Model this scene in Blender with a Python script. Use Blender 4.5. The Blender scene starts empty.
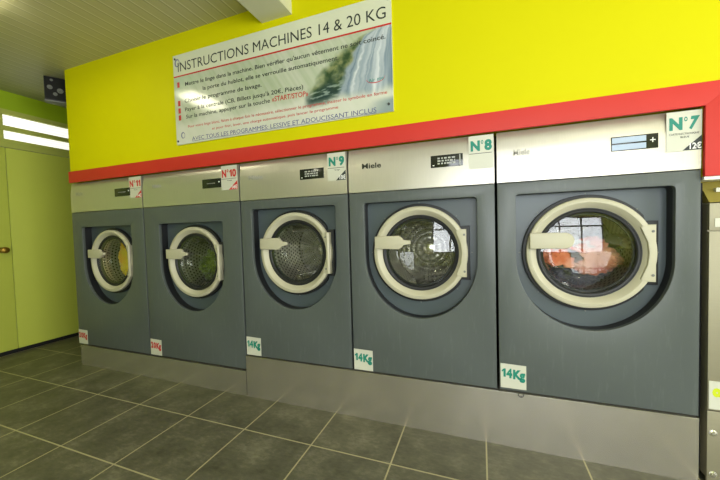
import bpy, bmesh, math, random
from math import sin, cos, pi, radians, atan2, sqrt
from mathutils import Vector, Matrix, noise
scn = bpy.context.scene
COL = scn.collection

# ------------------------------------------------------------------ materials
def S2L(c):
    return tuple((x/12.92 if x <= .04045 else ((x+.055)/1.055)**2.4) for x in [v/255 for v in c])
class NT:
    def __init__(s, name):
        s.m = bpy.data.materials.new(name); s.m.use_nodes = True
        s.t = s.m.node_tree; s.b = s.t.nodes['Principled BSDF']; s.out = s.t.nodes['Material Output']
    def n(s, ty, **kw):
        nd = s.t.nodes.new(ty)
        for k, v in kw.items():
            if k.startswith('i_'): nd.inputs[k[2:].replace('_', ' ')].default_value = v
            elif k.startswith('x'): nd.inputs[int(k[1:])].default_value = v
            else: setattr(nd, k, v)
        return nd
    def l(s, a, b): s.t.links.new(a, b)
    def math(s, op, a, b=None, c=None):
        nd = s.n('ShaderNodeMath', operation=op)
        for i, v in enumerate((a, b, c)):
            if v is None: continue
            if isinstance(v, (int, float)): nd.inputs[i].default_value = v
            else: s.l(v, nd.inputs[i])
        return nd.outputs[0]
    def mix(s, f, a, b):
        nd = s.n('ShaderNodeMix', data_type='RGBA')
        for k, v in ((0, f), (6, a), (7, b)):
            if isinstance(v, (int, float)): nd.inputs[k].default_value = v
            elif isinstance(v, tuple): nd.inputs[k].default_value = (*v[:3], 1)
            else: s.l(v, nd.inputs[k])
        return nd.outputs[2]
    def co(s):
        return s.n('ShaderNodeTexCoord').outputs['Object']
    def xyz(s):
        sp = s.n('ShaderNodeSeparateXYZ'); s.l(s.co(), sp.inputs[0]); return sp.outputs
    def noise(s, scale, detail=3, vec=None, rough=.5):
        nd = s.n('ShaderNodeTexNoise'); nd.inputs['Scale'].default_value = scale
        nd.inputs['Detail'].default_value = detail; nd.inputs['Roughness'].default_value = rough
        s.l(vec if vec is not None else s.co(), nd.inputs['Vector']); return nd.outputs[0]
    def stretch(s, v):
        nd = s.n('ShaderNodeMapping'); nd.inputs['Scale'].default_value = v; s.l(s.co(), nd.inputs[0]); return nd.outputs[0]
    def ramp(s, f, stops):
        nd = s.n('ShaderNodeValToRGB'); e = nd.color_ramp.elements
        while len(e) < len(stops): e.new(.5)
        for el, (p, c) in zip(e, stops): el.position = p; el.color = (*c, 1) if len(c) == 3 else c
        s.l(f, nd.inputs[0]); return nd.outputs[0]
    def bump(s, h, strength=.2, dist=.01):
        nd = s.n('ShaderNodeBump'); nd.inputs['Strength'].default_value = strength; nd.inputs['Distance'].default_value = dist
        s.l(h, nd.inputs['Height']); s.l(nd.outputs[0], s.b.inputs['Normal'])
    def set(s, **kw):
        for k, v in kw.items():
            nm = {'base': 'Base Color', 'rough': 'Roughness', 'metal': 'Metallic', 'spec': 'Specular IOR Level', 'coat': 'Coat Weight',
                  'coatr': 'Coat Roughness', 'emit': 'Emission Color', 'estr': 'Emission Strength', 'sheen': 'Sheen Weight', 'aniso': 'Anisotropic'}[k]
            if isinstance(v, tuple): v = (*v[:3], 1)
            if isinstance(v, (int, float, tuple)): s.b.inputs[nm].default_value = v
            else: s.l(v, s.b.inputs[nm])
        return s
def simple(name, base, rough=.5, metal=0, var=.06, scale=6, spec=.5, coat=0):
    t = NT(name); c = S2L(base)
    f = t.noise(scale, 4)
    a = tuple(max(0, x*(1-var)) for x in c); b = tuple(min(1, x*(1+var)) for x in c)
    t.set(base=t.mix(f, a, b), rough=rough, metal=metal, spec=spec, coat=coat)
    return t.m
M = {}
def steel(name, base, rough, scale=(2, 2, 60), metal=.9, blotch=.12, bmp=.04):
    t = NT(name); c = S2L(base)
    v = t.noise(4, 5 if bmp else 1, t.stretch(scale), .6); w = t.noise(3.2, 5, None, .65)
    c1 = t.mix(v, tuple(x*.9 for x in c), tuple(min(1, x*1.08) for x in c))
    if not bmp: w = t.noise(1.6, 1)
    c2 = t.mix(t.math('MULTIPLY', w, blotch*2), c1, tuple(x*.55 for x in c))
    r = t.math('MULTIPLY_ADD', w, .2, rough-.1) if bmp else rough
    t.set(base=c2, rough=r, metal=metal)
    if bmp: t.bump(v, bmp, .002)
    return t.m
M['fascia'] = steel('brushed_steel_fascia', (206, 201, 190), .36, (60, 2, 2), .72, .05)
M['plinth'] = steel('brushed_steel_plinth', (208, 202, 190), .27, (1.5, 1, .6), .8, .16, 0)
M['steel'] = steel('drum_steel', (200, 200, 196), .25, (3, 3, 3), .95, .06)
M['dryer'] = steel('dryer_steel', (158, 152, 128), .5, (2, 2, 60), .45, .08)
M['chrome'] = simple('chrome', (225, 222, 210), .2, .9)
# painted dark machine front with faint drip marks
t = NT('grey_enamel'); c = S2L((86, 92, 90))
f = t.noise(7, 5, t.stretch((6, 1, .9)), .65)
g = t.ramp(f, [(.55, (0, 0, 0)), (.78, (1, 1, 1))])
f2 = t.noise(2.3, 4)
cc = t.mix(f2, tuple(x*.93 for x in c), tuple(x*1.07 for x in c))
t.set(base=t.mix(t.math('MULTIPLY', g, .09), cc, S2L((170, 176, 172))), rough=t.math('MULTIPLY_ADD', f, .16, .27), spec=.38); M['front'] = t.m
M['inset'] = simple('blue_grey_inset', (78, 88, 92), .38, 0, .05)
M['cream'] = simple('cream_casting', (190, 185, 160), .42, 0, .03, 12)
M['rubber'] = simple('black_rubber', (26, 27, 30), .5)
M['black'] = simple('black_void', (10, 10, 11), .8)
M['casing'] = simple('dark_casing', (46, 50, 50), .6)
M['lcd'] = simple('dark_display', (38, 40, 36), .12, 0, .1)
M['lcdgrey'] = simple('display_segments', (176, 178, 172), .4)
M['lcdlight'] = simple('pale_display_glass', (172, 190, 214), .3)
M['sticker'] = simple('sticker_white', (206, 206, 190), .35, 0, .03)
M['green'] = simple('ink_green', (10, 132, 112), .5)
M['redink'] = simple('ink_red', (196, 30, 26), .5)
M['blackink'] = simple('ink_black', (36, 44, 42), .5)
M['whiteink'] = simple('ink_white', (240, 240, 236), .5)
M['blueink'] = simple('ink_blue', (62, 66, 128), .5)
M['logogrey'] = simple('engraved_grey', (182, 180, 172), .5)
M['logodark'] = simple('engraved_dark', (52, 54, 40), .5)
M['lime'] = simple('ink_lime', (202, 216, 20), .5)
M['red'] = simple('red_trim_paint', (202, 50, 40), .5, 0, .05, 3, .3)
M['yellow'] = simple('yellow_wall_paint', (212, 206, 0), .6, 0, .03, 2, .12)
M['green_wall'] = simple('green_wall_paint', (160, 188, 24), .5, 0, .05, 2)
M['lime_wall'] = simple('lime_wall_paint', (176, 190, 50), .6, 0, .04, 2)
M['door'] = simple('lime_door_paint', (196, 205, 86), .42, 0, .04, 2, .25)
M['frame'] = simple('olive_frame_paint', (186, 192, 92), .5)
M['white'] = simple('white_plastic', (226, 226, 218), .5)
M['beam'] = simple('cream_beam_paint', (214, 214, 184), .6)
M['brass'] = simple('aged_brass', (150, 118, 40), .35, .7, .15, 20)
M['dark_metal'] = simple('dark_frame_metal', (60, 62, 64), .5)
M['cone'] = simple('speaker_cone', (120, 122, 116), .5)
M['speaker'] = simple('speaker_black', (32, 32, 28), .5)
# ceiling: narrow boards running towards the machines
t = NT('ceiling_boards'); x, y, z = t.xyz()
fr = t.math('FRACT', t.math('DIVIDE', x, .10))
gap = t.math('LESS_THAN', t.math('ABSOLUTE', t.math('SUBTRACT', fr, .5)), .055)
hi = t.math('LESS_THAN', t.math('ABSOLUTE', t.math('SUBTRACT', fr, .62)), .045)
nn = t.noise(5, 4, t.stretch((8, .6, 1)))
base = t.mix(nn, S2L((180, 177, 142)), S2L((196, 192, 158)))
base = t.mix(t.math('MULTIPLY', hi, .9), base, S2L((218, 214, 194)))
base = t.mix(t.math('MULTIPLY', gap, .3), base, S2L((105, 102, 80)))
t.set(base=base, rough=.45); t.bump(t.math('SUBTRACT', 1, gap), .5, .006); M['ceiling'] = t.m
# floor tiles with pale joints
TX, TY, TS = -3.0185, -.3727, .5055
t = NT('slate_floor_tiles'); x, y, z = t.xyz()
u = t.math('DIVIDE', t.math('SUBTRACT', x, TX), TS); v = t.math('DIVIDE', t.math('SUBTRACT', y, TY), TS)
du = t.math('ABSOLUTE', t.math('SUBTRACT', t.math('FRACT', t.math('ADD', u, .5)), .5))
dv = t.math('ABSOLUTE', t.math('SUBTRACT', t.math('FRACT', t.math('ADD', v, .5)), .5))
jd = t.math('MINIMUM', du, dv)
joint = t.math('LESS_THAN', jd, .0085)
cb = t.n('ShaderNodeCombineXYZ'); t.l(t.math('FLOOR', u), cb.inputs[0]); t.l(t.math('FLOOR', v), cb.inputs[1])
wn = t.n('ShaderNodeTexWhiteNoise'); wn.noise_dimensions = '2D'; t.l(cb.outputs[0], wn.inputs[0])
n1 = t.noise(5, 7, None, .62); n2 = t.noise(22, 6, t.stretch((1, 2.2, 1)), .7)
mx = t.math('ADD', t.math('MULTIPLY', n1, .6), t.math('MULTIPLY', n2, .4))
base = t.ramp(mx, [(.34, S2L((74, 73, 57))), (.52, S2L((102, 100, 82))), (.68, S2L((136, 133, 112)))])
base = t.mix(t.math('MULTIPLY', wn.outputs[0], .12), base, S2L((60, 62, 58)))
base = t.mix(joint, base, S2L((178, 170, 134)))
t.set(base=base, rough=t.math('MULTIPLY_ADD', n2, .2, .36), spec=.45)
hh = t.math('MULTIPLY_ADD', t.math('SUBTRACT', 1, joint), 1.0, t.math('MULTIPLY', mx, .5))
t.bump(hh, .25, .004); M['floor'] = t.m
# perforated drum wall
t = NT('perforated_drum'); x, y, z = t.xyz()
an = t.math('DIVIDE', t.math('ARCTAN2', z, x), 2*pi/52); yy = t.math('DIVIDE', y, .033)
row = t.math('MULTIPLY', t.math('MODULO', t.math('FLOOR', t.math('ADD', yy, 100)), 2), .5)
fx = t.math('SUBTRACT', t.math('FRACT', t.math('ADD', t.math('ADD', an, row), 100)), .5)
fy = t.math('SUBTRACT', t.math('FRACT', t.math('ADD', yy, 100)), .5)
d = t.math('SQRT', t.math('ADD', t.math('MULTIPLY', fx, fx), t.math('MULTIPLY', fy, fy)))
hole = t.math('LESS_THAN', d, .26)
t.set(base=t.mix(hole, S2L((214, 212, 202)), S2L((20, 20, 20))), metal=.7, rough=.28); t.bump(t.math('MINIMUM', d, .4), .6, .006); M['drum'] = t.m
t = NT('ribbed_drum_back'); x, y, z = t.xyz()
an = t.math('DIVIDE', t.math('ARCTAN2', z, x), 2*pi/48)
r = t.math('SQRT', t.math('ADD', t.math('MULTIPLY', x, x), t.math('MULTIPLY', z, z)))
q = t.math('DIVIDE', r, .02)
fx = t.math('SUBTRACT', t.math('FRACT', t.math('ADD', an, 100)), .5); fy = t.math('SUBTRACT', t.math('FRACT', q), .5)
fx = t.math('MULTIPLY', fx, t.math('DIVIDE', r, .15))
d = t.math('SQRT', t.math('ADD', t.math('MULTIPLY', fx, fx), t.math('MULTIPLY', fy, fy)))
hole = t.math('MULTIPLY', t.math('LESS_THAN', d, .20), t.math('GREATER_THAN', r, .10))
a6 = t.math('SINE', t.math('MULTIPLY', t.math('ARCTAN2', z, x), 12))
cc = t.mix(t.math('MULTIPLY_ADD', a6, .12, .3), S2L((216, 214, 204)), S2L((120, 118, 108)))
t.set(base=t.mix(hole, cc, S2L((26, 26, 26))), metal=.7, rough=.25)
t.bump(t.math('ADD', t.math('MULTIPLY', a6, .8), t.math('MULTIPLY', t.math('SINE', t.math('MULTIPLY', r, 150)), .4)), .35, .012); M['drumback'] = t.m
# clear glass: fresnel reflection over a transparent body
def glassmat(name, tint, ior, rough=.02):
    t = NT(name); t.t.nodes.remove(t.b)
    tr = t.n('ShaderNodeBsdfTransparent'); tr.inputs[0].default_value = (*tint, 1)
    gl = t.n('ShaderNodeBsdfGlossy'); gl.inputs['Roughness'].default_value = rough; gl.inputs[0].default_value = (1, 1, 1, 1)
    lw = t.n('ShaderNodeLayerWeight'); lw.inputs[0].default_value = .5
    f5 = t.math('POWER', lw.outputs['Facing'], 5.0); fr = t.math('MULTIPLY_ADD', f5, 1-ior, ior)
    mx = t.n('ShaderNodeMixShader'); t.l(fr, mx.inputs[0]); t.l(tr.outputs[0], mx.inputs[1]); t.l(gl.outputs[0], mx.inputs[2])
    t.l(mx.outputs[0], t.out.inputs[0]); return t.m
M['glass'] = glassmat('door_glass', (.96, .97, .96), .055)
M['bowl'] = glassmat('bowl_glass', (.98, .98, .98), .025)
M['pane'] = glassmat('window_glass', (.97, .98, .98), .04)
def emissive(name, col, st):
    t = NT(name); t.set(base=(.8, .8, .8), emit=col, estr=st); return t.m
M['tube'] = emissive('lit_diffuser', (1, .95, .68), 24)
M['daylight'] = emissive('lit_frosted_pane', (1, .98, .92), .95)
def cloth(name, a, b, sc=9):
    t = NT(name); f = t.noise(sc, 4)
    g = t.ramp(f, [(.42, S2L(a)), (.58, S2L(b))]); t.set(base=g, rough=.9, sheen=.3); t.bump(t.noise(180, 2), .3, .002); return t.m
M['coral'] = cloth('coral_cloth', (214, 108, 76), (232, 158, 132))
M['peach'] = cloth('peach_cloth', (214, 150, 122), (180, 96, 78))
M['whitecloth'] = cloth('white_cloth', (208, 206, 200), (150, 160, 158))
M['navycloth'] = cloth('navy_cloth', (44, 48, 62), (66, 66, 84))
M['yellowcloth'] = cloth('yellow_cloth', (222, 196, 40), (226, 170, 30))
M['greencloth'] = cloth('green_cloth', (86, 104, 30), (54, 70, 28))
M['redcloth'] = cloth('red_cloth', (150, 40, 34), (186, 88, 60))
M['greycloth'] = cloth('grey_cloth', (120, 122, 112), (158, 156, 140))

# ------------------------------------------------------------------ mesh helpers
def smooth(me, ang=35):
    bm = bmesh.new(); bm.from_mesh(me)
    for f in bm.faces: f.smooth = True
    for e in bm.edges:
        e.smooth = not (len(e.link_faces) == 2 and e.calc_face_angle(0) > radians(ang))
    bm.to_mesh(me); bm.free()
def link(name, me, mat=None, parent=None, loc=(0, 0, 0), rot=None):
    o = bpy.data.objects.new(name, me); COL.objects.link(o); o.location = loc
    if rot: o.rotation_euler = rot
    if mat is not None and not me.materials: me.materials.append(mat)
    if parent: o.parent = parent
    return o
def bmesh_to(name, bm, sm=None):
    me = bpy.data.meshes.new(name); bmesh.ops.recalc_face_normals(bm, faces=bm.faces[:]); bm.to_mesh(me); bm.free()
    if sm: smooth(me, sm)
    return me
def add_box(bm, x0, x1, y0, y1, z0, z1, bev=0, seg=2):
    vs = [bm.verts.new(p) for p in ((x0,y0,z0),(x1,y0,z0),(x1,y1,z0),(x0,y1,z0),(x0,y0,z1),(x1,y0,z1),(x1,y1,z1),(x0,y1,z1))]
    fs = [bm.faces.new([vs[i] for i in q]) for q in ((0,3,2,1),(4,5,6,7),(0,1,5,4),(1,2,6,5),(2,3,7,6),(3,0,4,7))]
    if bev:
        es = list({e for f in fs for e in f.edges})
        bmesh.ops.bevel(bm, geom=es, offset=bev, segments=seg, affect='EDGES', profile=.6)
def box(name, x0, x1, y0, y1, z0, z1, mat, parent=None, bev=0, kind=None):
    bm = bmesh.new()
    if parent is None and kind is None:
        ox, oy, oz = (x0+x1)/2, (y0+y1)/2, z0
    else: ox = oy = oz = 0
    add_box(bm, x0-ox, x1-ox, y0-oy, y1-oy, z0-oz, z1-oz, bev)
    o = link(name, bmesh_to(name, bm, 40 if bev else None), mat, parent, (ox, oy, oz))
    if kind: o['kind'] = kind
    return o
def lathe_me(name, prof, seg=72, a0=0, a1=2*pi, sm=30):
    # profile of (r, y); axis = Y
    bm = bmesh.new(); full = abs(a1-a0-2*pi) < 1e-6; n = seg if full else seg+1; rings = []
    for i in range(n):
        a = a0+(a1-a0)*i/seg
        rings.append([bm.verts.new((r*cos(a), y, r*sin(a))) for r, y in prof])
    for i in range(seg):
        A = rings[i]; B = rings[(i+1) % n]
        for j in range(len(prof)-1):
            try: bm.faces.new((A[j], B[j], B[j+1], A[j+1]))
            except ValueError: pass
    bmesh.ops.remove_doubles(bm, verts=bm.verts[:], dist=1e-6)
    return bmesh_to(name, bm, sm)
def plate_me(name, outlines, thick, bev=0, sm=35):
    """2D outlines in (x,z), front face at y=0, going back to y=thick; later outlines are holes"""
    cu = bpy.data.curves.new(name, 'CURVE'); cu.dimensions = '2D'; cu.fill_mode = 'BOTH'
    cu.extrude = max(thick/2-bev, 1e-5); cu.bevel_depth = bev; cu.bevel_resolution = 2; cu.offset = -bev
    for pts in outlines:
        sp = cu.splines.new('POLY'); sp.points.add(len(pts)-1); sp.use_cyclic_u = True
        for p, q in zip(sp.points, pts): p.co = (q[0], q[1], 0, 1)
    return cu2me(name, cu, thick, sm)
def cu2me(name, cu, thick, sm=35):
    ob = bpy.data.objects.new('tmp', cu); COL.objects.link(ob)
    dg = bpy.context.evaluated_depsgraph_get(); dg.update()
    me = bpy.data.meshes.new_from_object(ob.evaluated_get(dg)); me.name = name
    bpy.data.objects.remove(ob); bpy.data.curves.remove(cu)
    me.materials.clear()
    for v in me.vertices: v.co = Vector((v.co.x, thick/2-v.co.z, v.co.y))
    bm = bmesh.new(); bm.from_mesh(me); bmesh.ops.remove_doubles(bm, verts=bm.verts[:], dist=1e-6)
    bmesh.ops.recalc_face_normals(bm, faces=bm.faces[:]); bm.to_mesh(me); bm.free()
    if sm: smooth(me, sm)
    return me
def text_me(name, body, w, h, off=0, shear=0, thick=.0008):
    """cap height h, total width w, baseline at z=0, starts at x=0"""
    cu = bpy.data.curves.new(name, 'FONT'); cu.body = body; cu.size = 1; cu.offset = off; cu.shear = shear; cu.resolution_u = 3; cu.extrude = 0
    ob = bpy.data.objects.new('tmp', cu); COL.objects.link(ob)
    dg = bpy.context.evaluated_depsgraph_get(); dg.update()
    me = bpy.data.meshes.new_from_object(ob.evaluated_get(dg)); bpy.data.objects.remove(ob); bpy.data.curves.remove(cu)
    me.name = name; me.materials.clear()
    xs = [v.co.x for v in me.vertices]; x0, x1 = min(xs), max(xs); k = h/.70
    for v in me.vertices: v.co = Vector(((v.co.x-x0)/(x1-x0)*w, 0, v.co.y*k))
    return me
def text(name, body, x, z, y, w, h, mat, parent, off=0, shear=0, slope=0):
    o = link(name, text_me(name, body, w, h, off, shear), mat, parent, (x, y, z))
    if slope: o.rotation_euler = (0, -slope, 0)
    return o
def one_me(name, w, h):
    return plate_me(name, [[(w*.45, 0), (w, 0), (w, h), (w*.55, h), (0, h*.72), (w*.12, h*.56), (w*.45, h*.74)][::-1]], .0006)
def bold(name, body, x, z, y, w, h, mat, parent, off, slope=0):
    # text whose figures one are drawn with a flag; advance widths per glyph
    adv = {'1': .50, '°': .42, 'N': .86, '4': .72, '2': .70, '0': .74, 'Kg': 1.30}
    body = [c for c in body if c not in 'Kg']+(['Kg'] if 'Kg' in body else []); tot = sum(adv[c] for c in body); px = 0
    for c in body:
        a = adv[c]/tot*w; gx = x+px; gz = z+px*slope; gw = a*(.88 if c != 'Kg' else .98)
        if c == '1': link(name, one_me(name, gw, h), mat, parent, (gx, y, gz))
        elif c == '°': text(name, c, gx, gz, y, gw*.8, h, mat, parent, off*.4)
        else: text(name, c, gx, gz, y, gw, h, mat, parent, off)
        px += a
def empty(name, loc, label, cat, group=None):
    o = bpy.data.objects.new(name, None); COL.objects.link(o); o.location = loc; o.empty_display_size = .1
    return tag(o, label, cat, group)
def tag(o, label, cat, group=None):
    o['label'] = label; o['category'] = cat
    if group: o['group'] = group
    return o
def struct(o): o['kind'] = 'structure'; return o

# ------------------------------------------------------------------ room shell
XL, CEIL, XB = -6.056, 3.0, -4.915       # left wall, ceiling height, end of the yellow bulkhead
XR, YF, YB = 3.2, -4.6, 1.5
ZT, ZRED = 1.863, 1.9785
box('floor', XL-.1, XR+.1, YF-.1, YB+.1, -.1, 0, M['floor'], kind='structure')
box('ceiling', XL-.1, XR+.1, YF-.1, YB+.1, CEIL, CEIL+.1, M['ceiling'], kind='structure')
# yellow wall above and right of the machines (opening over the machine row)
bm = bmesh.new()
add_box(bm, XB, XR, 0, .12, ZT+.012, CEIL)
add_box(bm, .95, XR, 0, .12, 0, ZT+.012)
add_box(bm, .005, .95, 0, .12, 1.53, ZT+.012)
struct(link('wall_back', bmesh_to('wall_back', bm), M['yellow']))
box('wall_passage', XL, XR, YB, YB+.1, 0, CEIL, M['lime_wall'], kind='structure')
# left wall with the opening for door and louvred transom
bm = bmesh.new()
add_box(bm, XL-.1, XL, -.05-.85, .95, 2.79, CEIL)
add_box(bm, XL-.1, XL, YF, -.9, 0, CEIL)
add_box(bm, XL-.1, XL, .95, YB, 0, CEIL)
struct(link('wall_left', bmesh_to('wall_left', bm), M['green_wall']))
bm = bmesh.new(); RY0, RY1 = -4.0, -1.0
add_box(bm, XR, XR+.1, YF, RY0, 0, CEIL); add_box(bm, XR, XR+.1, RY1, YB, 0, CEIL)
add_box(bm, XR, XR+.1, RY0, RY1, 0, .5); add_box(bm, XR, XR+.1, RY0, RY1, 2.62, CEIL)
struct(link('wall_right', bmesh_to('wall_right', bm), M['lime_wall']))
w3 = bpy.data.objects.new('window_3', None); COL.objects.link(w3); w3.location = (XR+.05, 0, 0); struct(w3)
bm = bmesh.new()
for i in range(4): add_box(bm, -.04, .04, RY0+i*(RY1-RY0)/3-.035, RY0+i*(RY1-RY0)/3+.035, .5, 2.62)
for z_ in (.5, 2.15, 2.62): add_box(bm, -.035, .035, RY0, RY1, z_-.035, z_+.035)
link('window_frame', bmesh_to('window_frame', bm), M['dark_metal'], w3)
box('pane', -.004, .004, RY0, RY1, .5, 2.62, M['pane'], w3)
# door: two leaves
d = bpy.data.objects.new('door_1', None); COL.objects.link(d); d.location = (XL, 0, 0); struct(d)
def dbox(name, *a, mat, bev=0): return box(name, *a, mat, d, bev)
dbox('door_frame', -.08, .006, -.90, .95, 2.36, 2.42, mat=M['frame'])
dbox('door_leaf', -.05, -.004, -.88, -.013, .045, 2.355, mat=M['door'], bev=.003)
dbox('door_leaf', -.05, 0.0, -.007, .93, .045, 2.355, mat=M['door'], bev=.003)
dbox('threshold', -.09, -.002, -.90, .95, 0, .043, mat=M['black'])
k = link('door_knob', lathe_me('door_knob', [(0, 0), (.032, 0), (.032, .008), (.012, .012), (.012, .04), (.03, .05), (.036, .066), (.034, .085), (.02, .094), (0, .096)], 32), M['brass'], d, (0, -.095, 1.193))
k.rotation_euler = (0, 0, -pi/2)
# transom window with two pale panes
w = bpy.data.objects.new('window_1', None); COL.objects.link(w); w.location = (XL, 0, 0); struct(w)
bm = bmesh.new()
for a in ((-.08, .012, -.05, .95, 2.735, 2.79), (-.08, .012, -.05, .95, 2.42, 2.455), (-.08, .012, -.05, -.02, 2.455, 2.735), (-.08, .012, .92, .95, 2.455, 2.735), (-.08, .008, -.02, .92, 2.555, 2.607)): add_box(bm, *a)
link('window_frame', bmesh_to('window_frame', bm), M['frame'], w)
for z0, z1 in ((2.607, 2.735), (2.455, 2.555)):
    box('pane', -.04, -.03, -.02, .92, z0, z1, M['daylight'], w)
    bm = bmesh.new()
    for q in range(3):
        zz = z0+(z1-z0)*(q+.9)/3.6; add_box(bm, -.028, -.024, -.02, .92, zz, zz+.003)
    link('louvre_line', bmesh_to('louvre_line', bm), M['white'], w)
box('wall_transom', XL-.09, XL-.002, -.90, -.05, 2.42, 2.79, M['lime_wall'], kind='structure')
# front wall: storefront with big windows behind the photographer
bm = bmesh.new()
WX0, WX1, WZ0, WZ1 = -1.4, 1.5, .8, 2.62
add_box(bm, XL, WX0, YF-.12, YF, 0, CEIL); add_box(bm, WX1, XR, YF-.12, YF, 0, CEIL)
add_box(bm, WX0, WX1, YF-.12, YF, 0, WZ0); add_box(bm, WX0, WX1, YF-.12, YF, WZ1, CEIL)
struct(link('wall_front', bmesh_to('wall_front', bm), M['lime_wall']))
w2 = bpy.data.objects.new('window_2', None); COL.objects.link(w2); w2.location = (0, YF-.06, 0); struct(w2)
bm = bmesh.new()
xs = [WX0+(WX1-WX0)*i/3 for i in range(4)]
for x_ in xs: add_box(bm, x_-.035, x_+.035, -.04, .04, WZ0, WZ1)
for z_ in (WZ0, WZ1, 2.15): add_box(bm, WX0, WX1, -.035, .035, z_-.035, z_+.035)
link('window_frame', bmesh_to('window_frame', bm), M['dark_metal'], w2)
box('pane', WX0, WX1, -.004, .004, WZ0, WZ1, M['pane'], w2)
# ceiling beam
box('trim_1', -2.521, -2.262, YF, 0, 2.878, CEIL, M['beam'], kind='structure')
# red surround over and beside the machines, mitred at the corner
XV = .128
me = plate_me('trim_2', [[(XB, ZT+.004), (.008, ZT+.004), (XV, ZRED), (XB, ZRED)]], .02, .002)
struct(link('trim_2', me, M['red'], None, (0, -.02, 0)))
me = plate_me('trim_3', [[(.0045, ZT+.003), (.0045, 1.53), (XV, 1.53), (XV, ZRED-.001)]], .02, .002)
struct(link('trim_3', me, M['red'], None, (0, -.02, 0)))

# ------------------------------------------------------------------ washing machines
def arc(cx, cz, r, a0, a1, n):
    return [(cx+r*cos(a0+(a1-a0)*i/n), cz+r*sin(a0+(a1-a0)*i/n)) for i in range(n+1)]
RW = .3615                                   # half width of the recess
RD = .085                                    # its depth
def recess_outline(cz, top):
    # square-ish top corners, half round bottom; centre x=0
    s = .02
    pts = arc(RW-s, top-s, s, 0, pi/2, 5)+arc(-RW+s, top-s, s, pi/2, pi, 5)
    zc = top-.766+RW
    pts += [(x, z) for x, z in arc(0, zc+.03, RW, pi, 2*pi, 40)]
    return [(x, z if z > zc+.03 else zc+.03+(z-zc-.03)*(RW+.03)/RW) for x, z in pts]
CACHE = {}
def cached(key, fn):
    if key not in CACHE: CACHE[key] = fn()
    return CACHE[key]
def hinge_outline(g):
    a = radians(38)
    pts = arc(0, 0, .312+g, a, 2*pi-a, 64)
    return pts+[(.262, -.158-g), (.305+g, -.158-g), (.305+g, .158+g), (.262, .158+g)]
def ring_me():
    return lathe_me('door_ring', [(.297, .083), (.305, .070), (.306, .036), (.303, .030), (.298, .0275), (.281, .0265), (.277, .029), (.253, .052), (.247, .060), (.247, .083), (.297, .083)], 96)
def lever_me(style):
    h = .045
    if style == 'round':
        out = [(-.29, h), (-.115, h)]+[(-.115+.045*sin(a), h*cos(a)) for a in [pi*i/14 for i in range(1, 14)]]+[(-.115, -h), (-.29, -h)]
    else:
        out = [(-.29, h-.004), (-.125, h), (-.105, h-.014), (-.095, .017), (-.05, .011), (-.05, -.011), (-.095, -.017), (-.105, -h+.014), (-.125, -h), (-.29, -h+.004)]
    return plate_me('door_lever', [out[::-1]], .026, .005)
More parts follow.
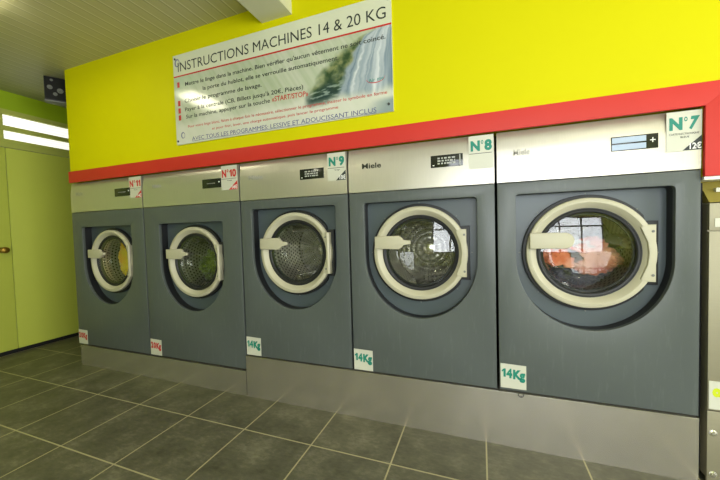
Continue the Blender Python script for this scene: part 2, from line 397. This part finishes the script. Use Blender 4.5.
def make_machine(x0, x1, top, bottom, label, rec_c, number, nstyle, kg, brand, brandmat, disp, lever, hinge, price, big=False):
    cx = rec_c
    root = empty('washing_machine', (cx, 0, bottom), label, 'washing machine', 'front-loading washing machines in the row')
    L0, L1 = x0+.007-cx, x1-(.007 if number != '7' else 0)-cx           # local extents
    zt = top-bottom; zp = 1.567-bottom; rt = (1.415 if big else 1.496)-bottom; rc = (1.073 if big else 1.153)-bottom
    # casing behind
    bm = bmesh.new()
    add_box(bm, L0+.004, L0+.03, .03, .9, .01, zt-.004); add_box(bm, L1-.03, L1-.004, .03, .9, .01, zt-.004)
    add_box(bm, L0+.03, L1-.03, .88, .9, .01, zt-.004); add_box(bm, L0+.03, L1-.03, .03, .88, zt-.02, zt-.004); add_box(bm, L0+.03, L1-.03, .03, .88, .01, .03)
    link('casing', bmesh_to('casing', bm), M['casing'], root)
    rim = recess_outline(0, rt)
    me = plate_me('front_panel', [[(L0, 0), (L1, 0), (L1, zp-.0025), (L0, zp-.0025)], rim[::-1]], .028, .0025)
    link('front_panel', me, M['front'], root)
    # recess walls
    bm = bmesh.new(); A = [bm.verts.new((x, .025, z)) for x, z in rim]; B = [bm.verts.new((x, RD+.002, z)) for x, z in rim]
    for i in range(len(rim)):
        j = (i+1) % len(rim); bm.faces.new((A[i], A[j], B[j], B[i]))
    me = bmesh_to('recess_wall', bm, 40); link('recess_wall', me, M['rubber'], root)
    hole = arc(0, rc, .235, 0, 2*pi*59/60, 59)
    me = plate_me('inset_panel', [rim, hole[::-1]], .004, 0); link('inset_panel', me, M['inset'], root, (0, RD, 0))
    # control fascia: upright lower part, upper part leaning back slightly, lip on top
    bm = bmesh.new(); prof = [(.0, zp+.0025), (-.001, zp+.18), (.0015, zp+.205), (.006, zp+.24), (.015, zt-.004), (.018, zt), (.05, zt), (.05, zp+.0025)]
    A = [bm.verts.new((L0, y, z)) for y, z in prof]; B = [bm.verts.new((L1, y, z)) for y, z in prof]
    for i in range(len(prof)):
        j = (i+1) % len(prof); bm.faces.new((A[i], A[j], B[j], B[i]))
    bm.faces.new(A); bm.faces.new(B[::-1])
    link('control_fascia', bmesh_to('control_fascia', bm, 40), M['fascia'], root)
    # screws of the inset panel
    for i in range(8):
        a = pi/8*2*i+pi/2; sx, sz = .335*cos(a), rc+.333*sin(a)
        if i == 6: sx = .328
        me = cached('screw', lambda: lathe_me('screw', [(0, -.003), (.0035, -.002), (.0042, 0), (.0042, .003)], 12))
        link('screw', me, M['cone'], root, (sx, RD-.001, sz))
    # door
    me = cached('gasket', lambda: plate_me('door_surround', [hinge_outline(.012), arc(0, 0, .24, 0, 2*pi*59/60, 59)[::-1]], .03, .003))
    link('door_surround', me, M['rubber'], root, (0, RD-.03, rc))
    ring = link('door_ring', cached('ring', ring_me), M['cream'], root, (0, 0, rc))
    me = cached('seal', lambda: lathe_me('door_seal', [(.2475, .08), (.2475, .057), (.240, .048), (.231, .050), (.224, .058), (.222, .09)], 72))
    link('door_seal', me, M['rubber'], ring)
    # convex pane and the bowl behind it
    me = cached('pane', lambda: lathe_me('door_glass', [(.226*q/12, .040+.016*(q/12)**2) for q in range(13)], 72, sm=80))
    link('door_glass', me, M['glass'], ring)
    me = cached('bowl', lambda: lathe_me('glass_bowl', [(.222, .070), (.212, .078), (.203, .12), (.19, .155), (.15, .175), (.0, .18)], 72, sm=80))
    link('glass_bowl', me, M['bowl'], ring)
    me = cached('lip', lambda: lathe_me('glass_rim', [(.223, .07), (.214, .066), (.211, .072), (.214, .080)], 72))
    link('glass_rim', me, M['casing'], ring)
    me = cached('lever'+lever, lambda: lever_me(lever))
    link('door_lever', me, M['cream'], ring, (0, -.002, .072))
    hp = [(.232, .138), (.262, .150), (.297, .150), (.297, -.150), (.262, -.150), (.232, -.138), (.262, -.06), (.268, 0), (.262, .06)]
    hg = link('hinge', cached('hinge', lambda: plate_me('hinge', [hp[::-1]], .045, .004)), M['cream'], ring, (0, .0255, 0))
    if hinge == 'barrel':
        me = cached('barrel', lambda: lathe_me('hinge_pin', [(0, -.148), (.013, -.148), (.014, -.144), (.014, .144), (.013, .148), (0, .148)], 20))
        link('hinge_pin', me, M['cream'], hg, (.284, -.002, 0), (pi/2, 0, 0))
    for sz in (-.115, .115):
        me = cached('hbolt', lambda: lathe_me('hinge_bolt', [(0, -.0025), (.006, -.002), (.007, 0), (.007, .004)], 16))
        link('hinge_bolt', me, M['cone'], hg, (.284 if hinge != 'barrel' else .262, -.001, sz))
    # drum
    dr = link('drum', cached('drum', lambda: lathe_me('drum', [(.2345, .088), (.236, .15), (.275, .19), (.275, .55)], 96, sm=60)), M['drum'], root, (0, 0, rc))
    me = cached('dback', lambda: lathe_me('drum_back', [(.275, .55), (.25, .53), (.09, .51), (.06, .495), (0, .495)], 96, sm=60)); link('drum_back', me, M['drumback'], dr)
    me = cached('hub', lambda: lathe_me('drum_hub', [(.05, .495), (.046, .478), (.02, .47), (0, .47)], 32)); link('drum_hub', me, M['chrome'], dr)
    for i in range(3):
        a = pi/2+.35+2*pi/3*i
        def lf():
            bm = bmesh.new()
            pr = [(-.05, .275), (-.02, .215), (0, .205), (.02, .215), (.05, .275)]
            A = [bm.verts.new((r, .21, s)) for s, r in pr]; B = [bm.verts.new((r, .53, s)) for s, r in pr]
            for q in range(4): bm.faces.new((A[q], A[q+1], B[q+1], B[q]))
            bm.faces.new(A); bm.faces.new(B[::-1]); return bmesh_to('drum_rib', bm, 50)
        link('drum_rib', cached('rib', lf), M['steel'], dr, (0, 0, 0), (0, a, 0))
    # display
    R = x1-cx
    dx0, dx1 = R+disp[0], R+disp[1]; dz = 1.69-bottom
    ds = box('display', dx0, dx1, -.006, .004, dz, dz+.074, M['lcd'], root, .0015)
    if number == '7':
        box('display_window', dx0+.003, dx1-.05, -.0075, -.005, dz+.004, dz+.032, M['lcdlight'], ds)
        box('display_window', dx0+.003, dx1-.05, -.0075, -.005, dz+.040, dz+.068, M['lcdlight'], ds)
        text('display_text', '+', dx1-.034, dz+.024, -.0068, .022, .035, M['whiteink'], ds)
    elif number in '89':
        bm = bmesh.new(); rr = random.Random(int(number))
        zz = dz+.018
        for ro in range(3):
            xx = dx0+.042
            while xx < dx1-.05:
                wv = rr.uniform(.008, .03); add_box(bm, xx, min(xx+wv, dx1-.045), -.0070, -.0055, zz, zz+.009); xx += wv+rr.uniform(.004, .009)
            zz += .016
        link('display_text', bmesh_to('display_text', bm), M['lcdgrey'], ds)
        box('indicator_light', dx0+.012, dx0+.022, -.0072, -.005, dz+.01, dz+.016, M['whiteink'], ds)
        if number == '8': box('display_strip', dx1-.020, dx1-.014, -.0072, -.005, dz+.004, dz+.07, M['lcdgrey'], ds)
    else:
        box('display_text', dx0+.05, dx1-.06, -.0072, -.005, dz+.034, dz+.040, M['greycloth'], ds)
        box('indicator_light', dx1-.022, dx1-.012, -.0072, -.005, dz+.04, dz+.05, M['whiteink'], ds)
    # brand lettering
    bx = x0-cx+brand[0]
    text('brand_lettering', 'Miele', bx, 1.722+brand[1]-bottom, -.0035, brand[2]*.95, .034, brandmat, root, .02)
    # number sticker
    s0, s1 = R+nstyle[0], R+nstyle[1]; sz0, sz1 = 1.662-bottom, 1.856-bottom; sw = s1-s0
    st = link('number_sticker', plate_me('number_sticker', [[(s0, sz0), (s1, sz0), (s1, sz1), (s0, sz1)][::-1]], .0018), M['sticker'], root, (0, -.0035, 0))
    st.rotation_euler = (0, 0, 0)
    ink = M['redink'] if big else M['green']; Y = -.0006
    if number in ('10', '11'):
        bold('number_text', 'N°'+number, s0+sw*.06, sz0+.105, Y, sw*.92, .056, ink, st, .045)
    else:
        text('number_text', 'N', s0+sw*.08, sz0+.108, Y, sw*.38, .055, ink, st, .055)
        text('number_text', '°', s0+sw*.50, sz0+.108, Y, sw*.10, .055, ink, st, .01)
        text('number_text', number, s0+sw*.64, sz0+.108, Y, sw*.30, .056, ink, st, .055, .25 if number == '7' else 0)
    if number != '7':
        box('sticker_rule', s0+.002, s1-.01, Y, -.0001, sz0+.088, sz0+.091, M['blackink'], st)
    if number != '8':
        text('small_text', {'7': 'CARTE ELECTRONIQUE'}.get(number, 'lavage'), s0+sw*(.08 if number == '7' else .4), sz0+.08 if number == '7' else sz0+.072, Y, sw*(.84 if number == '7' else .28), .009, M['blackink'], st, .01)
        if number == '7': text('small_text', 'BLEUE', s0+sw*.4, sz0+.064, Y, sw*.25, .009, M['blackink'], st, .01)
        me = plate_me('price_corner', [[(s0+sw*.46, sz0+.002), (s1, sz0+.002), (s1, sz0+.072)][::-1]], .0006)
        link('price_corner', me, M['redink'] if big else M['blackink'], st, (0, Y, 0))
        if price: text('price_text', price, s0+sw*.66, sz0+.008, Y-.0006, sw*.33, .028, M['whiteink'], st, .03)
    # capacity sticker
    kx = L0+(.003 if number != '7' else .006); kz = .002 if number != '7' else .014
    ks = link('capacity_sticker', plate_me('capacity_sticker', [[(kx, kz), (kx+.138, kz), (kx+.138, kz+.142), (kx, kz+.146)][::-1]], .0018), M['sticker'], root, (0, -.0022, 0))
    bold('capacity_text', kg, kx+.006, kz+.066, Y, .128, .050, ink, ks, .06, -.07)
    return root, rc+bottom
XE = [-4.943, -3.89, -2.793, -1.865, -.924, 0]
Z14, Z20 = .337, .215
W = {}
W['7'] = make_machine(XE[4], XE[5], ZT, Z14, 'front-loading washing machine N°7, nearest on the right, coral laundry behind its glass', -.458, '7', (-.136, 0), '14Kg', (.095, -.003, .09), M['logogrey'], (-.364, -.168), 'round', 'flat', '12€')
W['8'] = make_machine(XE[3], XE[4], ZT, Z14, 'front-loading washing machine N°8, empty, with dark maker lettering on its fascia', -1.392, '8', (-.148, -.010), '14Kg', (.108, .004, .142), M['logodark'], (-.374, -.182), 'taper', 'flat', None)
W['9'] = make_machine(XE[2], XE[3], ZT, Z14, 'front-loading washing machine N°9, middle of the row, with black display and green number', -2.328, '9', (-.150, -.012), '14Kg', (.095, .002, .14), M['logogrey'], (-.374, -.181), 'taper', 'barrel', '10€')
W['10'] = make_machine(XE[1], XE[2], ZT, Z20, 'larger front-loading washing machine N°10 with red number and 20Kg sticker, second from the left', -3.341, '10', (-.176, -.015), '20Kg', (.135, .012, .115), M['logogrey'], (-.375, -.180), 'taper', 'barrel', '14€', True)
W['11'] = make_machine(XE[0], XE[1], ZT, Z20, 'larger front-loading washing machine N°11 at the far left end, yellow laundry behind its glass', -4.425, '11', (-.165, -.006), '20Kg', (.10, .012, .11), M['logogrey'], (-.366, -.155), 'taper', 'barrel', '14€', True)

# ------------------------------------------------------------------ laundry
def garment(name, c, dim, mat, seed, label, folds=1.0):
    bm = bmesh.new(); bmesh.ops.create_icosphere(bm, subdivisions=6, radius=1)
    off = Vector((seed*7.3, seed*3.1, seed*1.7))
    for v in bm.verts:
        p = v.co.copy()
        n1 = noise.noise(p*1.6+off); n2 = 1-abs(noise.noise(p*3.4+off*2))*2; n3 = 1-abs(noise.noise(p*7+off*3))*2
        n4 = 1-abs(noise.noise(p*13+off))*2; r = .95+.35*n1+.24*folds*n2+.17*folds*n3+.07*folds*n4
        q = p*r; v.co = Vector((q.x*dim[0], q.y*dim[1], q.z*dim[2]))
    zm = min(v.co.z for v in bm.verts)
    for v in bm.verts: v.co.z -= zm
    me = bmesh_to(name, bm, 180)
    o = link(name, me, mat, None, (c[0], c[1], c[2]))
    # settle into the round drum
    return tag(o, label, 'laundry', 'laundry in the drums')
def settle(o, cx, cz, R=.262):
    for v in o.data.vertices:
        X = v.co.x+o.location.x-cx; Z = v.co.z+o.location.z-cz; r = sqrt(X*X+Z*Z)
        if r > R:
            v.co.x = X*R/r+cx-o.location.x; v.co.z = Z*R/r+cz-o.location.z
        y = v.co.y+o.location.y
        if y < .195: v.co.y = .195-o.location.y+.0*y
cz7 = W['7'][1]; c7 = -.458
for nm, c, dm, mt, sd, lb in (
    ('towel', (c7+.06, .275, cz7-.165), (.13, .08, .085), 'peach', 1, 'peach towel crumpled on the right inside machine N°7'),
    ('shirt', (c7-.07, .265, cz7-.125), (.09, .08, .065), 'coral', 2, 'coral orange shirt crumpled behind the glass of machine N°7'),
    ('cloth', (c7-.02, .30, cz7-.03), (.14, .08, .035), 'whitecloth', 3, 'white cloth lying on top of the coral laundry in machine N°7'),
    ('trousers', (c7-.02, .36, cz7-.262), (.17, .13, .10), 'navycloth', 4, 'dark navy trousers under the coral laundry in machine N°7')):
    settle(garment(nm, c, dm, M[mt], sd, lb), c7, cz7)
cz = W['11'][1]; cc = -4.425
settle(garment('towel', (cc-.03, .285, cz-.225), (.15, .085, .19), M['yellowcloth'], 6, 'yellow towel bunched up behind the glass of machine N°11'), cc, cz)
settle(garment('cloth', (cc-.15, .44, cz-.20), (.08, .07, .09), M['greycloth'], 7, 'pale grey cloth beside the yellow towel in machine N°11'), cc, cz)
cz = W['10'][1]; cc = -3.341
settle(garment('sweater', (cc-.08, .38, cz-.235), (.14, .10, .12), M['greencloth'], 8, 'dark green sweater inside the drum of machine N°10'), cc, cz)
settle(garment('shirt', (cc+.08, .33, cz-.10), (.07, .06, .06), M['redcloth'], 9, 'small dark red shirt inside the drum of machine N°10'), cc, cz)

# ------------------------------------------------------------------ plinths
def plinth(x0, x1, z, label):
    cx = (x0+x1)/2
    bm = bmesh.new()
    add_box(bm, x0-cx, x1-cx, -.010, -.006, 0, z-.006); add_box(bm, x0-cx, x1-cx, -.010, .88, z-.008, z-.004)
    add_box(bm, x0-cx, x0-cx+.004, -.006, .88, 0, z-.008); add_box(bm, x1-cx-.004, x1-cx, -.006, .88, 0, z-.008); add_box(bm, x0-cx+.004, x1-cx-.004, .876, .88, 0, z-.008)
    o = link('machine_plinth', bmesh_to('machine_plinth', bm), M['plinth'], None, (cx, 0, 0)); tag(o, label, 'plinth')
    e = box('plinth_edge', x0-cx, x1-cx, -.012, -.005, z-.009, z-.004, M['chrome'], o, .001)
    return o
PL = plinth(XE[2]+.004, -.003, Z14-.003, 'long brushed steel plinth under washing machines N°7, N°8 and N°9')
plinth(XE[0]+.045, XE[2]-.002, Z20-.008, 'lower dull steel plinth under washing machines N°10 and N°11')
# black gap strip under the machines
# small wire loop under the N°7 capacity sticker
bm = bmesh.new()
R_, r_ = .014, .0022
rows = []
for i in range(25):
    a = -2.4+4.8*i/24-pi/2
    c = Vector((R_*cos(a), 0, R_*sin(a))); e = Vector((cos(a), 0, sin(a)))
    rows.append([bm.verts.new(c+e*r_*cos(b)+Vector((0, 1, 0))*r_*sin(b)) for b in [2*pi*k_/8 for k_ in range(8)]])
for i in range(24):
    for k_ in range(8): bm.faces.new((rows[i][k_], rows[i+1][k_], rows[i+1][(k_+1) % 8], rows[i][(k_+1) % 8]))
wl = link('wire_loop', bmesh_to('wire_loop', bm, 60), M['dark_metal'], PL, (-.803-PL.location.x, -.0145, .325))

# ------------------------------------------------------------------ instruction sign
SX0, SX1, SZ0, SZ1 = -3.436, -1.530, 2.080, 2.826
sg = empty('instruction_sign', (-3.4215, .010, 2.0755), 'wide printed instructions sign with a waterfall picture on the yellow wall', 'sign')
sw, sh = SX1-SX0, SZ1-SZ0
sg.scale = (.994, 1, .994)
box('sign_board', 0, sw, -.022, -.012, 0, sh, M['white'], sg)
NX, NZ = 420, 164
def fbm(x, y, o=4):
    return noise.fractal(Vector((x, y, 3.7)), 1.0, 2.0, o)
def lerp(a, b, f):
    f = max(0, min(1, f)); return tuple(p+(q-p)*f for p, q in zip(a, b))
def sst(a, b, x):
    t_ = max(0, min(1, (x-a)/(b-a))); return t_*t_*(3-2*t_)
def print_col(X, Z):
    x, z = X+SX0, Z+SZ0
    if Z > .570-.006*X: return (216, 219, 194)
    # grey-green backdrop with slanting pale streaks
    s = x*1.0+z*.62
    base = lerp((176, 188, 158), (200, 204, 186), .5+.9*fbm(s*26, 2.0)*.6+.5*fbm(x*2, z*2))
    base = lerp(base, (160, 190, 160), .5*sst(.4, .0, X)*sst(.35, .55, Z))
    # bottom veil
    base = lerp(base, (222, 222, 210), sst(.23, .14, Z+.04*fbm(x*3, z*3))*.75)
    # picture region
    e = -1.66-.55*((2.62-z)/.40)**.52 if z < 2.62 else -1.66
    edge = e+.05*fbm(x*9, z*9)
    inpic = sst(edge-.02, edge+.09, x)*sst(2.19, 2.27, z+.03*fbm(x*6, 1))*(1 if x < -1.531 else 1)
    fe = -1.665-.27*((2.62-z)/.40)**.58 if z < 2.62 else -1.665
    fe += .03*fbm(x*12, z*12)
    veg = lerp((54, 78, 48), (134, 140, 92), .5+.9*fbm(x*22, z*26)); veg = lerp((44, 66, 62), veg, sst(2.27, 2.42, z+.08*fbm(x*7, z*7)))
    rock = lerp(veg, (168, 184, 176), .7*sst(.15, .5, fbm(x*10-z*4, z*40))*sst(2.42, 2.30, z))
    q = (x-fe)/max(.06, (-1.5-fe))
    st = fbm(q*5+.2*z, z*.8)+.3*fbm(q*16, z*1.2)
    fall = lerp((112, 132, 148), (226, 230, 232), .5+.9*st)
    fall = lerp(fall, (92, 112, 126), .7*sst(.78, 1.0, q)*sst(2.62, 2.3, z))
    pic = lerp(rock, fall, sst(fe-.015, fe+.03, x))
    out = lerp(base, pic, inpic)
    # blue-grey rock at the lower right corner
    out = lerp(out, (128, 146, 150), .85*sst(.32, .05, (SX1-x)*1.2+(z-SZ0)*.9)*sst(2.19, 2.15, z))
    return out
me = bpy.data.meshes.new('printed_picture'); vs, fs = [], []
for j in range(NZ+1):
    for i in range(NX+1): vs.append((sw*i/NX, 0, sh*j/NZ))
for j in range(NZ):
    for i in range(NX):
        a = j*(NX+1)+i; fs.append((a, a+1, a+NX+2, a+NX+1))
me.from_pydata(vs, [], fs)
ca = me.color_attributes.new('print', 'FLOAT_COLOR', 'POINT'); buf = []
for v in me.vertices: buf.extend((*S2L(print_col(v.co.x, v.co.z)), 1))
ca.data.foreach_set('color', buf)
t = NT('sign_print'); at = t.n('ShaderNodeAttribute', attribute_name='print'); t.set(base=at.outputs['Color'], rough=.12, spec=.5); M['print'] = t.m
pp = link('printed_picture', me, M['print'], sg, (0, -.0225, 0))
YS = -.0232
def stext(body, xa, za, xb, zb, h, mat, off=0, name='sign_text', font_shear=0):
    L = sqrt((xb-xa)**2+(zb-za)**2)
    return text(name, body, xa-SX0, za-SZ0, YS, L, h, mat, sg, off, font_shear, atan2(zb-za, xb-xa))
me = plate_me('red_rule', [[(0, .563), (sw, .551), (sw, .562), (0, .574)][::-1]], .0006); link('red_rule', me, M['redink'], sg, (0, YS, 0))
stext('INSTRUCTIONS MACHINES 14 & 20 KG', -3.385, 2.686, -1.566, 2.680, .076, M['blackink'], .0)
stext("Mettre le linge dans la machine. Bien vérifier qu'aucun vêtement ne soit coincé.", -3.311, 2.557, -1.571, 2.550, .031, M['blackink'], .012)
stext('la porte du hublot, elle se verrouille automatiquement.', -3.122, 2.491, -1.905, 2.484, .031, M['blackink'], .012)
stext('Choisir le programme de lavage.', -3.325, 2.420, -2.546, 2.416, .031, M['blackink'], .012)
stext("Payer à la centrale (CB, Billets jusqu'à 20€, Pièces)", -3.325, 2.349, -2.189, 2.338, .031, M['blackink'], .012)
stext('Sur la machine, appuyer sur la touche', -3.317, 2.288, -2.475, 2.287, .031, M['blackink'], .012)
stext('«START/STOP»', -2.459, 2.289, -2.150, 2.281, .036, M['redink'], .012)
stext('Pour votre linge blanc, faites à chaque fois le nécessaire, sélectionner le programme, insister le symbole en forme', -3.30, 2.209, -1.569, 2.198, .022, M['redink'], .004)
stext('et pour finir, laver, une charge automatique, puis lancer le programme', -3.043, 2.160, -1.920, 2.157, .020, M['redink'], .004)
stext('AVEC TOUS LES PROGRAMMES: LESSIVE ET ADOUCISSANT INCLUS', -3.262, 2.099, -1.645, 2.090, .032, M['blueink'], .0)
me = plate_me('text_underline', [[(.174, .0125), (sw-.115, .0035), (sw-.115, .0065), (.174, .0155)][::-1]], .0005); link('text_underline', me, M['blueink'], sg, (0, YS, 0))
for z_ in (2.578, 2.424, 2.362, 2.304): box('bullet_square', .036, .062, YS, -.0222, z_-SZ0-.022, z_-SZ0+.022, M['redink'], sg)
stext('Air me', -1.695, 2.288, -1.590, 2.294, .026, M['green'], .0)
a_ = [(1.735+.065*cos(q)+.0+.055, .205+.03+.035*sin(q)) for q in [pi+pi*i/16 for i in range(17)]]
b_ = [(x, z+.006-.003*abs(x-1.79)/.065) for x, z in a_][::-1]
link('logo_arc', plate_me('logo_arc', [(a_+b_)], .0005), M['redink'], sg, (0, YS, 0))
for (x_, z_) in ((.022, sh-.03), (.018, .03), (sw-.03, .05), (sw-.02, sh-.03)):
    link('sign_screw', cached('sscrew', lambda: lathe_me('sign_screw', [(0, -.005), (.008, -.004), (.009, 0), (.009, .002)], 14)), M['dark_metal'], sg, (x_, -.023, z_))
# blue water-drop motif printed at both left corners
for x_, z_, s_ in ((.045, sh-.115, 1), (.075, .035, .8)):
    pts = [(x_+.028*s_*cos(q), z_+.05*s_+.034*s_*sin(q)) for q in [2*pi*i/24 for i in range(24)]]
    pin = [(x_+.018*s_*cos(q)+.004, z_+.048*s_+.024*s_*sin(q)) for q in [2*pi*i/24 for i in range(24)]]
    link('printed_ring', plate_me('printed_ring', [pts[::-1], pin], .0005), simple('ink_violet', (120, 122, 150), .5), sg, (0, YS+.0002, 0))

# ------------------------------------------------------------------ loudspeaker under the ceiling
A = Vector((-5.223, -.026, CEIL)); B = Vector((-5.137, .109, CEIL)); ex = (B-A).normalized()
ang = atan2(ex.y, ex.x)
sp = empty('loudspeaker', (A.x, A.y, CEIL-.262), 'small black box loudspeaker with pale bottom edge hanging under the ceiling', 'loudspeaker')
sp.rotation_euler = (0, 0, ang)
box('cabinet', 0, .30, .004, .08, .016, .262, M['speaker'], sp, .006)
box('baffle', .006, .294, -.004, .006, .030, .256, M['black'], sp, .003)
box('bottom_trim', -.002, .302, -.004, .08, .004, .016, M['cone'], sp, .005)
for cx_, cz_, rr in ((.045, .150, .022), (.125, .125, .026), (.205, .150, .022), (.06, .225, .013), (.19, .225, .013), (.085, .085, .018)):
    me = lathe_me('driver', [(0, -.010), (rr*.35, -.011), (rr*.5, -.004), (rr*.85, -.008), (rr, -.006), (rr, .0)], 24)
    link('driver', me, M['cone'], sp, (cx_, 0, cz_))

# ------------------------------------------------------------------ dryer at the right edge
dr = empty('tumble_dryer', (.032, 0, 0), 'beige steel tumble dryer at the right edge beside washing machine N°7', 'dryer')
DW = .78
bm = bmesh.new()
add_box(bm, 0, DW, .012, .85, .03, 1.40); add_box(bm, 0, DW, .10, .85, 1.40, 1.512)
link('dryer_casing', bmesh_to('dryer_casing', bm), M['dryer'], dr)
bm = bmesh.new(); pr = [(0.0, 1.404), (.085, 1.512), (.10, 1.512), (.10, 1.404)]
P0 = [bm.verts.new((0, y, z)) for y, z in pr]; P1 = [bm.verts.new((DW, y, z)) for y, z in pr]
for i in range(4): bm.faces.new((P0[i], P0[(i+1) % 4], P1[(i+1) % 4], P1[i]))
bm.faces.new(P0); bm.faces.new(P1[::-1])
cp = link('control_panel', bmesh_to('control_panel', bm), simple('olive_panel', (160, 146, 72), .3, .3), dr)
box('panel_display', .04, .16, .030, .05, 1.455, 1.475, M['sticker'], cp)
box('upper_panel', 0, DW, -.002, .012, 1.268, 1.400, M['dryer'], dr, .003)
box('door_panel', 0, DW, -.002, .012, .376, 1.262, M['dryer'], dr, .003)
box('lower_panel', 0, DW, -.002, .012, .0, .372, M['dryer'], dr, .003)
box('name_plate', .020, .12, -.004, -.001, 1.284, 1.326, M['sticker'], dr)
dd = link('dryer_door', lathe_me('dryer_door', [(.29, .0), (.285, -.03), (.25, -.035), (.22, -.02), (.22, 0)], 64), M['chrome'], dr, (.42, -.002, .86))
link('door_glass', lathe_me('door_glass', [(.22, -.02), (.15, -.03), (0, -.034)], 48, sm=80), M['lcd'], dd)
ls = box('machine_sticker', .004, .16, -.005, -.0015, .384, .524, M['sticker'], dr)
text('sticker_text', '9 Kg', .016, .425, -.0055, .13, .062, M['lime'], ls, .06)
for z_ in (.262, .052):
    link('bolt', cached('bolt', lambda: lathe_me('bolt', [(0, -.010), (.007, -.009), (.010, -.004), (.016, -.002), (.016, .001)], 18)), M['chrome'], dr, (.022, -.002, z_))
    link('bolt', CACHE['bolt'], M['chrome'], dr, (DW-.03, -.002, z_))
box('trim_4', .006, .93, -.012, .10, 1.5125, 1.5285, M['white'], kind='structure')
box('gap_shade_strip', .0015, .0305, .05, .09, 0, 1.505, M['black'], kind='structure')  # black strip added in the gap beside the dryer, standing in for its shade

# ------------------------------------------------------------------ lamps
def lamp(x, y, sx, sy, label, power=0):
    r = empty('ceiling_lamp', (x, y, CEIL-.07), label, 'ceiling lamp', 'ceiling lamps of the room')
    box('lamp_housing', -sx/2-.01, sx/2+.01, -sy/2-.01, sy/2+.01, .03, .0695, M['white'], r, .004)
    box('diffuser', -sx/2, sx/2, -sy/2, sy/2, 0, .03, M['tube'], r, .01)
lamp(-4.2, -1.07, .24, .48, 'short lit ceiling lamp over the left machines, mirrored in the instruction sign')
lamp(-3.4, -3.2, .17, 1.2, 'long lit ceiling lamp at the back left of the room')
lamp(.6, -3.0, .17, 1.2, 'long lit ceiling lamp near the storefront window')

def area(name, loc, rot, sx, sy, p, col):
    l = bpy.data.lights.new(name, 'AREA'); l.shape = 'RECTANGLE'; l.size = sx; l.size_y = sy; l.energy = p; l.color = col
    o = bpy.data.objects.new(name, l); COL.objects.link(o); o.location = loc; o.rotation_euler = rot; return o
# daylight outside the storefront glass
area('storefront_daylight', ((WX0+WX1)/2, YF-.3, (WZ0+WZ1)/2), (radians(90), 0, 0), 3.1, 1.9, 190, (.96, .97, 1))
area('side_window_daylight', (XR+.4, -2.5, 1.6), (radians(90), 0, radians(90)), 3.2, 2.2, 260, (1, .98, .94))
wd = bpy.data.worlds.new('World'); scn.world = wd; wd.use_nodes = True
nt = wd.node_tree; bg = nt.nodes['Background']; bg.inputs[0].default_value = (.85, .93, 1, 1); bg.inputs[1].default_value = 2.2

# ------------------------------------------------------------------ camera
C = Vector((-1.01231, -2.06676, 1.32537)); pitch, roll, yaw = -.0361885, -.0279871, -.3586400
dv_ = Vector((sin(yaw)*cos(pitch), cos(yaw)*cos(pitch), sin(pitch)))
r0 = Vector((cos(yaw), -sin(yaw), 0)); u0 = r0.cross(dv_)
rr_ = r0*cos(roll)+u0*sin(roll); uu = -r0*sin(roll)+u0*cos(roll)
cam = bpy.data.cameras.new('camera'); co = bpy.data.objects.new('camera', cam); COL.objects.link(co)
mt = Matrix((( rr_.x, uu.x, -dv_.x, C.x), (rr_.y, uu.y, -dv_.y, C.y), (rr_.z, uu.z, -dv_.z, C.z), (0, 0, 0, 1)))
co.matrix_world = mt
cam.sensor_width = 36; cam.lens = 321.8347/720*36; cam.clip_start = .05
scn.camera = co
vs_ = scn.view_settings; vs_.view_transform = 'Standard'; vs_.look = 'None'; vs_.exposure = 0.0; vs_.gamma = 1; vs_.use_curve_mapping = False
